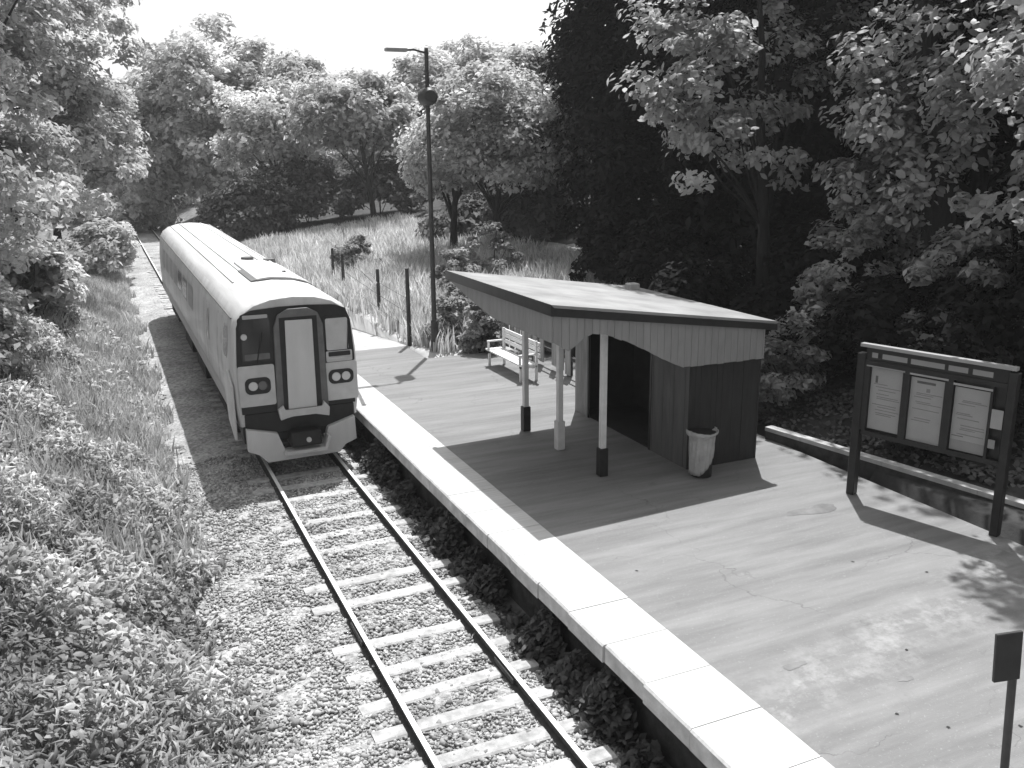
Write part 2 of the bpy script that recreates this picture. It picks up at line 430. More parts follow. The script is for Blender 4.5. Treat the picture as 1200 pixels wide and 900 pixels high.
# dark lines put in for the shade under the roof edge, and roof ribs
for sx in (-1, 1):
    b = MB(); b.tube([(sx*1.245, TY+.5, 3.335), (sx*1.245, TY+TL-.4, 3.335)], .018, 6); tl(b, 'roof_edge_line', M['t_dark'])
for x_, z_ in ((-.78, 3.716), (-.42, 3.806), (.42, 3.806), (.78, 3.716)):
    b = MB(); b.box(x_-.02, x_+.02, TY+3.3, TY+TL-.6, z_-.03, z_+.02); tl(b, 'roof_rib', M['t_roof'])
# roof equipment near the cab
rzf = lambda x: float(np.interp(abs(x), [0, .5, .88, 1.12], [3.83, 3.79, 3.68, 3.52]))
px_ = list(np.linspace(-.32, .98, 9))
b = MB(); b.prism([(x, rzf(x)-.05) for x in px_]+[(x, rzf(x)+.05) for x in px_[::-1]], 1, TY+2.7, TY+6.6); b.bevel(.012, 1); pod = tl(b, 'exhaust_pod', M['t_roof'])
b = MB(); b.prism([(x, rzf(x)-.04) for x in px_]+[(x, rzf(x)+.035) for x in px_[::-1]], 1, TY+2.58, TY+2.69); tl(b, 'pod_flashing', M['t_dark'], pod)
b = MB(); b.prism([(-.46, 3.74), (-.33, 3.76), (-.33, 3.845), (-.46, 3.825)], 1, TY+2.6, TY+4.8); tl(b, 'pod_flashing', M['t_dark'], pod)
for cx, cy in ((.15, TY+7.3), (.8, TY+7.6)):
    b = MB(); b.tube([(cx, cy, 3.66), (cx, cy, rzf(cx)+.07)], [.2, .17], 14); tl(b, 'roof_vent', M['t_dark'])
b = MB(); b.tube([(.55, TY+3.9, 3.78), (.55, TY+3.9, 3.86)], .05, 10); tl(b, 'roof_cap', M['t_dark'], pod)
b = MB(); b.prism([(TY+2.3, 0), (TY+2.45, .03), (TY+4.0, .03), (TY+4.1, 0)], 0, -.05, .05,
    Matrix.Translation((-.98, 0, 3.645)) @ Matrix.Rotation(R(-8), 4, 'Z') @ Matrix.Translation((.35, 0, 0)) ); tl(b, 'roof_hatch_strip', M['t_dark'])
# side band, doors and windows (left side seen at a steep angle)
def side_x(z): return np.interp(z, [.98, 1.35, 1.9, 2.5, 3.05, 3.32], [1.30, 1.355, 1.37, 1.355, 1.30, 1.235])
def side_panel(mb, y0, y1, z0, z1, sx, off=.004, n=4, rc=0.0):
    zs = np.linspace(z0, z1, n+1)
    for za, zb_ in zip(zs, zs[1:]):
        ca = rc if (za == zs[0]) else 0; cb = rc if zb_ == zs[-1] else 0
        xa, xb = sx*(side_x(za)+off), sx*(side_x(zb_)+off)
        mb.quad((xa, y0+ca, za), (xa, y1-ca, za), (xb, y1-cb, zb_), (xb, y0+cb, zb_))
    return mb
for sx in (-1, 1):
    b = MB(); side_panel(b, TY+.6, TY+TL-.4, 1.0, 1.5, sx, .003); tl(b, 'lower_band', M['t_band'])
    # saloon windows
    for k in range(7):
        y0 = TY+8.3+k*1.85
        b = MB(); side_panel(b, y0, y0+1.5, 2.28, 2.98, sx, .005, 4, .06); wf = tl(b, 'window', M['t_band'])
        b = MB(); side_panel(b, y0+.06, y0+1.44, 2.34, 2.92, sx, .009, 4, .05); tl(b, 'pane', M['glass'] if k in (1, 2) else M['t_band'], wf)
    for y0 in (TY+4.2, TY+TL-3.2):
        b = MB()
        for q in ((y0, y0+.03), (y0+.62, y0+.65), (y0+1.24, y0+1.27)): side_panel(b, q[0], q[1], 1.05, 3.1, sx, .006)
        dr = tl(b, 'side_door', M['t_dark'])
        b = MB(); side_panel(b, y0+.14, y0+.50, 2.15, 2.95, sx, .008, 4, .08); tl(b, 'door_window', M['glass'], dr)
    # cab side window
    b = MB(); side_panel(b, TY+.75, TY+1.5, 2.4, 3.1, sx, .006, 4, .08); tl(b, 'cab_window', M['glass'])
    b = MB(); side_panel(b, TY+1.8, TY+1.83, 1.05, 3.2, sx, .006); side_panel(b, TY+2.5, TY+2.53, 1.05, 3.2, sx, .006); tl(b, 'cab_door', M['t_dark'])
# front face: everything stands proud of the end wall by real thicknesses
YF = TY+.02
def fp(pts, name, m, t0, t1, par=train, bev=0.0):
    b = MB(); b.prism(pts, 1, YF-t1, YF-t0)
    if bev: b.bevel(bev, 2)
    return tl(b, name, m, par)
def rrect(x0, x1, z0, z1, r=.08, n=4):
    o = []
    for cx, cz, a0 in ((x1-r, z1-r, 0), (x0+r, z1-r, 90), (x0+r, z0+r, 180), (x1-r, z0+r, 270)):
        for k in range(n+1): o.append((cx+r*math.cos(R(a0+90*k/n)), cz+r*math.sin(R(a0+90*k/n))))
    return o
fm = fp([(-1.24, 1.30), (1.24, 1.30), (1.27, 2.4), (1.22, 3.20), (1.12, 3.46), (.9, 3.55), (.3, 3.585), (-.3, 3.585), (-.9, 3.55), (-1.12, 3.46), (-1.22, 3.20), (-1.27, 2.4)], 'front_mask', M['t_black'], .0, .03, bev=.01)
# left cab window
wl = fp(rrect(-1.19, -.47, 2.40, 3.42, .07), 'windscreen', M['t_black'], .031, .045)
fp(rrect(-1.13, -.53, 2.47, 3.36, .05), 'pane', M['glass'], .046, .05, wl)
fp(rrect(-1.08, -.56, 3.375, 3.455, .02), 'destination_box', M['t_band'], .046, .056, wl)
fp(rrect(-1.09, -.57, 2.49, 2.62, .02), 'dashboard_edge', M['t_dark'], .051, .06, wl)
b = MB(); b.tube([(-1.08, YF-.052, 3.0), (-1.08, YF-.10, 3.0)], [.07, .06], 14); tl(b, 'marker_light', M['lamp'], wl)
b = MB(); b.tube([(-.85, YF-.07, 2.42), (-.70, YF-.07, 3.05)], .012, 6); tl(b, 'wiper', M['t_black'], wl)
# right cab window with its pane in the pale front grey
wr = fp(rrect(.62, 1.20, 2.50, 3.30, .06), 'windscreen', M['t_black'], .031, .045)
fp(rrect(.66, 1.15, 2.54, 3.25, .04), 'pane', M['t_grey'], .046, .05, wr)
b = MB(); b.tube([(1.12, YF-.07, 2.55), (1.17, YF-.07, 3.2)], .014, 6); tl(b, 'wiper', M['t_black'], wr)
gr = fp(rrect(.64, 1.22, 2.28, 2.52, .03), 'grille_panel', M['t_grey'], .031, .05)
fp(rrect(.69, 1.18, 2.40, 2.50, .02), 'grille', M['t_black'], .051, .058, gr)
fp(rrect(.66, 1.21, 2.29, 2.375, .02), 'number_plate', M['blind'], .051, .06, gr)
# lower corner panels with lamps
for x0, x1, z0, z1, lx in ((-1.27, -.50, 1.47, 2.37, (-1.14, -.60, 1.74, 2.10)), (.60, 1.31, 1.40, 2.27, (.66, 1.22, 1.78, 2.10))):
    pa = fp(rrect(x0, x1, z0, z1, .05), 'corner_panel', M['t_grey'], .031, .06, bev=.008)
    la = fp(rrect(*lx, .12), 'lamp_cluster', M['t_black'], .061, .075, pa)
    cz = (lx[2]+lx[3])/2
    for cx in (lx[0]+.17, lx[1]-.17):
        b = MB(); b.tube([(cx, YF-.076, cz), (cx, YF-.095, cz)], [.10, .085], 16)
        tl(b, 'headlight', M['lamp'] if (cx > 0 or cx < -.9) else M['t_dark'], la)
# gangway door with frame and apron
gf = fp([(-.50, 1.30), (.62, 1.30), (.60, 3.15), (.50, 3.42), (.28, 3.54), (-.14, 3.54), (-.36, 3.42), (-.46, 3.15)], 'gangway_frame', M['t_dark'], .031, .11, bev=.02)
fp([(-.36, 1.33), (.47, 1.33), (.47, 3.36), (-.34, 3.36)], 'gangway_recess', M['t_black'], .111, .114, gf)
fp([(-.27, 1.34), (.35, 1.34), (.36, 3.29), (-.22, 3.30)], 'gangway_door', M['t_door'], .115, .15, gf, bev=.01)
fp([(-.46, 1.12), (-.2, 1.2), (.3, 1.2), (.60, 1.10), (.62, 1.30), (.50, 1.45), (.46, 1.33), (-.36, 1.33), (-.38, 1.45), (-.50, 1.36)], 'gangway_apron', M['t_grey'], .03, .20, gf, bev=.015)
# bottom skirt, plough and coupler
b = MB(); b.box(-1.24, 1.24, TY+.05, TY+.6, .62, 1.32); b.box(-1.2, 1.2, TY-.02, TY+.04, .8, 1.30); b.bevel(.03, 2); tl(b, 'front_skirt', M['t_black'])
pl = MB(); pl.prism([(-1.20, 1.00), (-.55, .84), (-.47, .60), (-.42, .42), (.42, .42), (.50, .62), (.56, .84), (1.17, 1.02), (1.19, .48), (.92, .40), (.80, .22), (-.80, .20), (-.95, .40), (-1.20, .50)], 1, TY-.16, TY+.02)
pl.bevel(.012, 1); plo = tl(pl, 'obstacle_deflector', M['t_door'])
b = MB(); b.prism([(-.47, .38), (.47, .38), (.56, .70), (.50, .72), (.42, .46), (-.42, .46)], 1, TY-.42, TY-.165); b.bevel(.01, 1); tl(b, 'coupler_tray', M['t_grey'])
b = MB(); b.box(-.30, .36, TY-.36, TY+.2, .52, .86); b.bevel(.04, 2); cp = tl(b, 'coupler', M['t_black'])
b = MB(); b.tube([(.07, TY-.37, .68), (.07, TY-.42, .68)], .055, 12); tl(b, 'coupler_pin', M['t_door'], cp)
# corner fairing below the left cab
b = MB(); b.prism([(TY+.1, .72), (TY+.9, .98), (TY+1.3, 1.9), (TY+.6, 2.2), (TY+.08, 1.95)], 0, -1.43, -1.36); b.bevel(.03, 2); tl(b, 'corner_fairing', M['t_body'])
# underframe and bogies
b = MB(); b.box(-1.15, 1.15, TY+.5, TY+TL-.5, .55, .98); b.box(-1.2, 1.2, TY+8, TY+10.5, .3, .9); b.box(-1.2, 1.2, TY+12, TY+14.5, .3, .9); tl(b, 'underframe', M['t_under'])
for yb in (TY+3.6, TY+TL-3.6):
    b = MB(); b.box(-1.15, -.95, yb-1.7, yb+1.7, .35, .65); b.box(.95, 1.15, yb-1.7, yb+1.7, .35, .65); b.box(-1, 1, yb-.3, yb+.3, .4, .6); bg = tl(b, 'bogie', M['t_under'])
    for dy in (-1.25, 1.25):
        for rx in RX:
            b = MB(); b.tube([(rx-.07, yb+dy, .42), (rx+.07, yb+dy, .42)], .415, 24); tl(b, 'wheel', M['t_under'], bg)

# ------------------------------------------------------------------ shelter
SO = (6.0, 13.5, .9)
sh = empty('platform_shelter', SO, 'timber platform shelter with sloping canopy, dark open front and valance boards', 'shelter')
sl = lambda mb, name, m, par=sh, sm=False: local(mb, name, m, par, SO, sm)
EY0, EY1 = 13.2, 17.95
rz = lambda x: 4.24 - (x-3.06)*.143
b = MB(); b.prism([(2.98, rz(2.98)+.02), (7.66, rz(7.66)+.02), (7.66, rz(7.66)+.07), (2.98, rz(2.98)+.07)], 1, EY0-.09, EY1+.12); rf = sl(b, 'roof', M['roof_top'])
b = MB(); b.prism([(2.965, rz(2.965)-.12), (3.035, rz(3.035)-.12), (3.035, rz(3.035)+.012), (2.965, rz(2.965)+.075)], 1, EY0-.11, EY1+.13)
b.prism([(3.036, rz(3.036)-.12), (7.67, rz(7.67)-.10), (7.67, rz(7.67)+.012), (3.036, rz(3.036)+.012)], 1, EY0-.10, EY0-.034)
sl(b, 'roof_edge', M['black'])
b = MB(); b.box(7.0, 7.25, 17.2, 17.45, 3.6, 3.86); b.bevel(.02, 1); sl(b, 'roof_vent', M['kerb'], rf)
# end valance (vertical boards, arched lower edge)
def arch_z(x):
    xs_ = [3.06, 3.38, 3.62, 3.80, 4.15, 4.55, 4.95, 5.3, 5.66, 7.45]; zs_ = [3.66, 3.48, 3.70, 3.76, 3.68, 3.52, 3.32, 3.13, 2.97, 2.95]
    return float(np.interp(x, xs_, zs_))
b = MB(); x = 3.06
while x < 7.44:
    x1 = min(x+.145, 7.45); j = RNG.normal(0, .006)
    b.prism([(x+.003, arch_z(x)+j), (x1-.003, arch_z(x1)+j), (x1-.003, rz(x1)-.1), (x+.003, rz(x)-.1)], 1, EY0-.03+RNG.normal(0, .002), EY0); x += .145
sl(b, 'end_valance', M['fascia'])
# front valance along the track, tapering towards the far end
b = MB(); y = EY0+.004
fz = lambda y: 3.66 + (y-EY0)*0.02 if y < 13.2 else float(np.interp(y, [13.2, 15.7, 17.0, 17.95], [3.66, 3.68, 3.90, 4.10]))
while y < EY1-.01:
    y1 = min(y+.145, EY1)
    b.prism([(y+.003, fz(y)), (y1-.003, fz(y1)), (y1-.003, 4.15), (y+.003, 4.15)], 0, 3.035, 3.065); y += .145
sl(b, 'front_valance', M['fascia'])
# walls: front wall at X=6, end wall at Y=13.45, back wall, far wall
def boards(mb, a, c, z0, z1, fixed, axis, t=.03, wd=.12, zf=None):
    x = a
    while x < c-.01:
        x1 = min(x+wd, c); o = RNG.normal(0, .003)
        zt = zf(x) if zf else z1
        if axis == 'x': mb.box(x+.002, x1-.002, fixed+o, fixed+t+o, z0, zt)
        else: mb.box(fixed+o, fixed+t+o, x+.002, x1-.002, z0, zt)
        x = x1
b = MB(); boards(b, 6.0, 7.6, .897, 3.5, 13.42, 'x', zf=lambda x: rz(x+.12)-.02); sl(b, 'end_wall', M['cladding'])
b = MB(); boards(b, 13.46, 14.75, .897, 3.8, 6.0, 'y'); sl(b, 'front_panel', M['panel'])
b = MB(); boards(b, 17.25, 17.9, .897, 3.8, 6.0, 'y'); sl(b, 'front_panel', M['panel_light'])
b = MB(); b.box(6.0, 6.06, 14.752, 17.248, 3.35, 3.8); sl(b, 'lintel', M['panel'])
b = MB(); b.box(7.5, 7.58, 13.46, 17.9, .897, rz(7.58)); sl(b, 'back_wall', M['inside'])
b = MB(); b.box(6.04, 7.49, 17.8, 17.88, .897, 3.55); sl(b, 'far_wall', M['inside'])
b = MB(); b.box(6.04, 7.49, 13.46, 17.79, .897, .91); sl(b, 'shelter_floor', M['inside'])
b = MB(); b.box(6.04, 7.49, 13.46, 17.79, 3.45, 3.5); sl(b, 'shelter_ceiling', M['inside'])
for y0 in (14.70, 17.24):
    b = MB(); b.box(5.985, 6.015, y0, y0+.06, .897, 3.35); sl(b, 'door_jamb', M['black'])
# canopy posts with square sleeves
for px, py, dark in ((4.41, 13.85, 1), (4.40, 15.56, 0), (4.32, 17.0, 1)):
    b = MB(); b.box(px-.055, px+.055, py-.055, py+.055, 1.42, rz(px)+.01); b.bevel(.01, 1); po = sl(b, 'canopy_post', M['post'])
    b = MB(); b.box(px-.085, px+.085, py-.085, py+.085, .897, 1.44 if dark else 1.5); b.bevel(.012, 1); sl(b, 'post_sleeve', M['black'] if dark else M['post'], po)
b = MB()
for py in (13.85, 15.56, 17.0): b.box(3.1, 5.99, py-.04, py+.04, 3.62, 3.70)
b.box(4.34, 4.46, 13.3, 17.85, 3.701, 3.8); sl(b, 'rafter', M['panel'])

# ------------------------------------------------------------------ bench
BO = (6.2, 22.0, .9)
be = empty('platform_bench', BO, 'white slatted bench with backrest and armrests beyond the shelter', 'bench')
bl = lambda mb, name, m: local(mb, name, m, be, BO)
by0, by1 = 20.7, 23.1
b = MB()
for k in range(4): b.box(5.92+k*.125, 6.03+k*.125, by0, by1, 1.33, 1.37)
bl(b, 'seat', M['white'])
b = MB()
for z0 in (1.52, 1.68, 1.82): b.box(6.44, 6.48, by0, by1, z0, z0+.10)
bl(b, 'backrest', M['white'])
for yy in (by0+.15, by1-.15):
    b = MB(); b.box(5.95, 6.01, yy-.03, yy+.03, .897, 1.33); b.box(6.40, 6.46, yy-.03, yy+.03, .897, 1.95); b.box(5.95, 6.44, yy-.03, yy+.03, 1.26, 1.325); bl(b, 'leg', M['white'])
    b = MB(); b.box(5.92, 6.43, yy-.035, yy+.035, 1.58, 1.62); b.box(5.93, 5.98, yy-.03, yy+.03, 1.371, 1.579); bl(b, 'armrest', M['white'])

# ------------------------------------------------------------------ litter bin
NO = (6.02, 13.02, .9)
bn = empty('litter_bin', NO, 'litter bin with pale plastic bag folded over its rim beside the shelter corner', 'bin')
nl = lambda mb, name, m, sm=False: local(mb, name, m, bn, NO, sm)
b = MB(); b.tube([(6.07, 13.07, .9), (6.07, 13.07, 1.68)], [.19, .21], 20); nl(b, 'bin_body', M['black'], True)
b = MB(); b.tube([(6.02, 13.02, 1.71), (6.02, 13.02, 1.76)], [.245, .25], 24); nl(b, 'rim', M['black'], True)
# bag: a folded skin hung outside the front-left of the bin, hem cut on a curve
b = MB(); n = 30; rows = 12; g = []
for k in range(n+1):
    a = R(150 + 215*k/n)
    t = k/n
    zb_ = .97 + .62*max(0, (t-.36)/.64)**1.2
    col_ = []
    for q in range(rows+1):
        z_ = 1.80 + (zb_-1.80)*q/rows
        fl = .285 if q < 2 else .232 - .012*q/rows
        fl += .012*math.sin(k*2.1+q*.4) + ((.012*math.sin(k*.9)) if q == 0 else 0)
        if q == 0: z_ += .015*math.cos(2*a)
        col_.append(b.b.verts.new((6.02+fl*math.cos(a), 13.02+fl*math.sin(a), z_)))
    g.append(col_)
for k in range(n):
    for q in range(rows): b.b.faces.new([g[k][q], g[k+1][q], g[k+1][q+1], g[k][q+1]])
bg_ = nl(b, 'bin_bag', M['bag'], True)
md = bg_.modifiers.new('thick', 'SOLIDIFY'); md.thickness = .006

# ------------------------------------------------------------------ notice board
A0, B0 = Vector((7.9, 11.07, .9)), Vector((8.55, 8.9, .9))
dd = (B0-A0).normalized(); nb = empty('notice_board', A0, 'black framed platform notice board on two posts holding three posters', 'notice board')
BM = Matrix.Rotation(math.atan2(dd.y, dd.x), 4, 'Z')
# local frame: x along board, y across (+y faces away), z up from platform level
toward = -1 if (BM @ Vector((0, -1, 0))).x < 0 else 1     # side that faces the track
def nbox(name, m, x0, x1, z0, z1, d0, d1, par=nb, bev=0):
    b = MB(); ya, yb = sorted((toward*d0, toward*d1)); b.box(x0, x1, ya, yb, z0-.9, z1-.9, BM)
    if bev: b.bevel(bev, 1)
    return b.build(name, m, par)
nbox('post', M['board'], -.17, -.03, .9, 3.42, -.07, .07, bev=.01)
nbox('post', M['board'], 2.23, 2.36, .9, 3.50, -.07, .07, bev=.01)
b = MB(); 
fr = nbox('frame', M['board'], -.03, 2.23, 3.24, 3.32, -.03, .05)
nbox('frame_bar', M['board'], .0, 2.23, 2.02, 2.10, -.03, .05)
for u0, u1 in ((-.03, .06), (.63, .74), (1.31, 1.44), (2.0, 2.04)): nbox('mullion', M['board'], u0, u1, 2.10, 3.24, -.03, .05)
nbox('backing', M['board'], .0, 2.22, 2.0, 3.25, -.06, -.032)
nbox('header_board', M['board'], -.03, 2.23, 3.32, 3.52, -.03, .03)
nbox('header_cap', M['paper'], -.14, 2.32, 3.53, 3.585, -.06, .05)
for u0, u1, m in ((.07, .17, 'paper_band'), (.25, .67, 'paper_band'), (.73, 1.27, 'paper_band'), (1.33, 1.63, 'paper_band'), (1.70, 2.0, 'paper_band')):
    nbox('name_plate', M[m], u0, u1, 3.37, 3.455, .031, .036)
nbox('poster_rail', M['paper_band'], .0, .66, 3.215, 3.24, .051, .056); nbox('poster_rail', M['paper'], .74, 1.36, 3.205, 3.235, .051, .056); nbox('poster_rail', M['paper'], 1.44, 2.03, 3.165, 3.20, .051, .056)
for k, (u0, u1, z0, z1) in enumerate(((.065, .625, 2.14, 3.195), (.745, 1.305, 2.10, 3.16), (1.45, 1.99, 2.11, 3.13))):
    po = nbox('poster', M['paper'], u0, u1, z0, z1, -.02, -.012)
    if k == 2: nbox('poster_band', M['paper_band'], u0+.004, u1-.004, z0+.002, z0+.17, -.0115, -.009, po)
    rg = random.Random(k+3)
    rows_ = [(u0+.08, u0+.12, z1-.25, z1-.13, 'ink')] if k == 0 else ([(u0+.06, u0+.12, z1-.40, z1-.24, 'ink'), (u0+.36, u0+.52, z1-.44, z1-.39, 'ink'), (u0+.02, u0+.2, z0+.23, z0+.24, 'ink')] if k == 2 else [(u0+.26, u0+.32, z1-.22, z1-.16, 'faint'), (u0+.1, u0+.4, z1-.09, z1-.05, 'ink')])
    for _ in range(13):
        za = z0+.25+rg.random()*(z1-z0-.45); ua = u0+.05+rg.random()*.1
        rows_.append((ua, min(u1-.04, ua+.2+rg.random()*.25), za, za+.012, 'faint'))
    rows_.sort(key=lambda q: q[2]); last = -9
    for q in rows_:
        if q[2] < last: continue
        nbox('print_mark', M[q[4]], *q[:4], -.0117 if k == 2 else -.0117, -.0095, po); last = q[3]+.01
nbox('small_notice', M['paper'], 2.05, 2.22, 2.60, 2.90, .051, .06); nbox('small_notice', M['paper_band'], 2.05, 2.15, 2.28, 2.42, .051, .06)

# ------------------------------------------------------------------ sign on post, near corner
sg = empty('platform_sign', (3.2, 4.54, .9), 'back of small dark rectangular sign on thin post near the platform edge', 'sign')
b = MB(); b.tube([(0, 0, 0), (-.12, 0, 1.62)], .036, 10); b.build('post', M['pole'], sg, True)
b = MB(); b.box(-.135, .10, -.05, -.015, 1.50, 1.96, Matrix.Translation((-.07, 0, 0)) @ Matrix.Rotation(R(-5), 4, 'Y') @ Matrix.Rotation(R(-18), 4, 'Z')); b.bevel(.006, 1); b.build('sign_plate', M['black'], sg)

# ------------------------------------------------------------------ lamp post
lp = empty('lamp_post', (5.3, 25.6, .9), 'tall thin dark lamp post with side arm and loudspeaker drum at the platform end', 'lamp post')
b = MB(); b.tube([(0, 0, -.05), (0, 0, .9), (0, 0, .92), (.02, 0, 8.65)], [.11, .11, .075, .055], 10); b.build('pole', M['pole'], lp, True)
b = MB(); b.tube([(.02, 0, 8.52), (-.35, -.02, 8.60), (-.6, -.03, 8.58)], .03, 8); b.build('arm', M['pole'], lp, True)
b = MB(); b.box(-1.18, -.55, -.12, .09, 8.53, 8.63); b.bevel(.03, 2); b.build('lantern', M['lampgrey'], lp)
b = MB(); b.tube([(.0, -.3, 7.35), (.0, -.2, 7.35), (.02, .18, 7.35), (.02, .26, 7.35)], [.17, .25, .25, .17], 14); b.build('loudspeaker', M['pole'], lp, True)

# ------------------------------------------------------------------ fences
fe = empty('wire_fence', (4.9, 27, .88), 'post and wire fence of dark timber posts beside the far platform end', 'fence')
fposts = [(4.85, 26.7, 2.4), (5.08, 30.8, 1.9), (5.6, 38.0, 1.7), (5.75, 40.5, 1.7)]
for (x, y, h) in fposts:
    b = MB(); ln = RNG.normal(0, .03); b.tube([(0, 0, -.15), (ln, 0, h)], [.075, .06], 7); b.build('post', M['wood'], fe, loc=(x-4.9, y-27, 0))
b = MB()
for hh in (.5, 1.0, 1.45): b.tube([(x-4.9, y-27, hh) for x, y, h in fposts], .007, 4)
b.build('wire', M['pole'], fe)
pf = empty('board_fence', (7.35, 18.6, .9), 'pale vertical board fence with wide gaps behind the white bench', 'fence')
y = 18.7
while y < 25.5:
    if RNG.random() > .18:
        b = MB(); b.box(-.02, .02, y-18.6, y-18.6+.26, .06, 1.75+RNG.normal(0, .03), Matrix.Rotation(RNG.normal(0, .012), 4, 'X'))
        b.build('fence_board', M['pale_wood'], pf)
    y += .40
b = MB()
for zz in (.45, 1.35): b.box(.022, .07, 0, 7.0, zz, zz+.09)
b.build('fence_rail', M['wood'], pf)
for k in range(4):
    b = MB(); b.box(.072, .19, .1+k*2.2, .22+k*2.2, -.1, 1.9); b.build('fence_post', M['wood'], pf)

# ------------------------------------------------------------------ vegetation
def leaves(P, N, size, tint, aspect=0.5, fold=0.25, droop=0.0, seg=2):
    """P points, N normals; each leaf a folded blade of two quads (seg=1) or four (seg=2)"""
    n = len(P)
    N = N/np.linalg.norm(N, axis=1, keepdims=True)
    t = RNG.normal(0, 1, (n, 3)); t -= (t*N).sum(1, keepdims=True)*N; t /= np.linalg.norm(t, axis=1, keepdims=True)
    s = np.cross(N, t)
    L = size[:, None]; W = L*aspect*.5
    if seg == 1:
        base = P - t*L*.5; tip = P + t*L*.5 - N*L*droop
        a = P + s*W + N*L*fold*.3; c = P - s*W + N*L*fold*.3
        V = np.stack([base, a, tip, c], 1); f = np.array([(0, 1, 2, 3)])
        k = 4
    else:
        base = P - t*L*.5; m = P + N*L*fold*.35; tip = P + t*L*.5 - N*L*droop
        a1 = P - t*L*.12 + s*W; c1 = P - t*L*.12 - s*W; a2 = P + t*L*.2 + s*W*.85 - N*L*droop*.4; c2 = P + t*L*.2 - s*W*.85 - N*L*droop*.4
        V = np.stack([base, a1, a2, tip, c2, c1, m], 1)
        f = np.array([(0, 1, 6, 5), (1, 2, 3, 6), (6, 3, 4, 5)]); k = 7
    F = (f[None] + (np.arange(n)*k)[:, None, None]).reshape(-1, 4)
    return V.reshape(-1, 3), F, np.repeat(tint, k)

def crown_mesh(name, rad, ncl, per, lsize, seed, crad=0.9, lump=0.35, hollow=0.45, gap=0.25, bottom=-0.75, aspect=.55, seg=1, flat=.6, tvar=.3):
    """uneven crown: clumps of leaves gathered on lumpy shells, some directions left open"""
    global RNG
    RNG = np.random.default_rng(seed)
    rx, ry, rz_ = rad
    d = RNG.normal(0, 1, (ncl*3, 3)); d /= np.linalg.norm(d, axis=1, keepdims=True)
    d = d[d[:, 2] > bottom]
    k = RNG.normal(0, 1, (7, 3))*2.2; ph = RNG.random(7)*6.28
    lum = np.sin(d@k.T + ph).sum(1)/7**.5
    keep = np.sin(d@(RNG.normal(0, 1, (5, 3))*3.5).T + RNG.random(5)*6.28).sum(1)/5**.5 > -1.3 + gap
    d, lum = d[keep][:ncl], lum[keep][:ncl]
    r = (hollow + (1-hollow)*RNG.random(len(d))**.5)*(1+lump*lum*.6)
    C = d*r[:, None]*np.array([rx, ry, rz_])
    cs = crad*RNG.uniform(.6, 1.35, len(C))
    n = len(C)*per
    idx = np.repeat(np.arange(len(C)), per)
    o = RNG.normal(0, 1, (n, 3)); o /= np.linalg.norm(o, axis=1, keepdims=True); o *= (RNG.random(n)**.45)[:, None]; o[:, 2] *= flat
    P = C[idx] + o*cs[idx][:, None]
    Nn = o*.6 + d[idx]*.35 + np.array([0, 0, .75]) + RNG.normal(0, .42, (n, 3))
    ct = RNG.uniform(1-tvar, 1+tvar, len(C))
    V, F, T = leaves(P, Nn, lsize*np.clip(RNG.lognormal(-.06, .3, n), .4, 1.45), ct[idx]*RNG.uniform(.75, 1.25, n), aspect, .3, .12, seg)
    return np_mesh(name, V, F, T), C

def trunk_mesh(h, r, crown_c, C, nlimb, seed, lean=(0, 0)):
    rg = random.Random(seed); b = MB()
    top = Vector((lean[0], lean[1], h))
    pts = [Vector((0, 0, -.4))]; rad = [r*1.35]
    for k in range(1, 7):
        t = k/6; pts.append(Vector((lean[0]*t**1.5+rg.gauss(0, r*.35), lean[1]*t**1.5+rg.gauss(0, r*.35), h*t))); rad.append(r*(1-.72*t))
    b.tube(pts, rad, 9)
    Cs = list(C); rg.shuffle(Cs)
    for c in Cs[:nlimb]:
        e = Vector(c)+Vector(crown_c); k = rg.randint(2, 5); s0 = pts[k]
        if e.z < s0.z: s0 = pts[2]
        mid = s0.lerp(e, .5) + Vector((rg.gauss(0, .2), rg.gauss(0, .2), rg.gauss(0.25, .2)))
        rr0 = rad[k]*.55
        b.tube([s0, s0.lerp(mid, .5)+Vector((0, 0, .08)), mid, e], [rr0, rr0*.75, rr0*.5, rr0*.15], 6)
    return b

def tree(name, loc, crown_c, rad, lm, label, ncl, per, ls, seed, trunk_h, trunk_r, bark='bark', group=None, cat='tree', nlimb=12, lean=(0, 0), **kw):
    t = empty(name, loc, label, cat, group)
    me, C = crown_mesh('crown', rad, ncl, per, ls, seed, **kw)
    link('crown', me, L_[lm], t, crown_c)
    trunk_mesh(trunk_h, trunk_r, crown_c, C, nlimb, seed, lean).build('trunk', M[bark], t, True)
    return t
def tz(x, y): return float(terrain(x, y))
def bush(loc, rad, lm, label, ncl, per, ls, seed, name='bush', group=None, cat='bush', **kw):
    t = empty(name, (loc[0], loc[1], tz(*loc)-.1), label, cat, group)
    kw.setdefault('bottom', -.25)
    me, C = crown_mesh('foliage', rad, ncl, per, ls, seed, **kw)
    link('foliage', me, L_[lm], t, (0, 0, rad[2]*.45))
    b = MB(); rg = random.Random(seed)
    for k in range(5):
        c = Vector(C[rg.randrange(len(C))]); c.z = abs(c.z)+rad[2]*.4
        b.tube([(rg.gauss(0, .06), rg.gauss(0, .06), -.2), c*.45+Vector((0, 0, .1)), c], [.035, .025, .01], 5)
    b.build('stems', M['bark'], t)
    return t

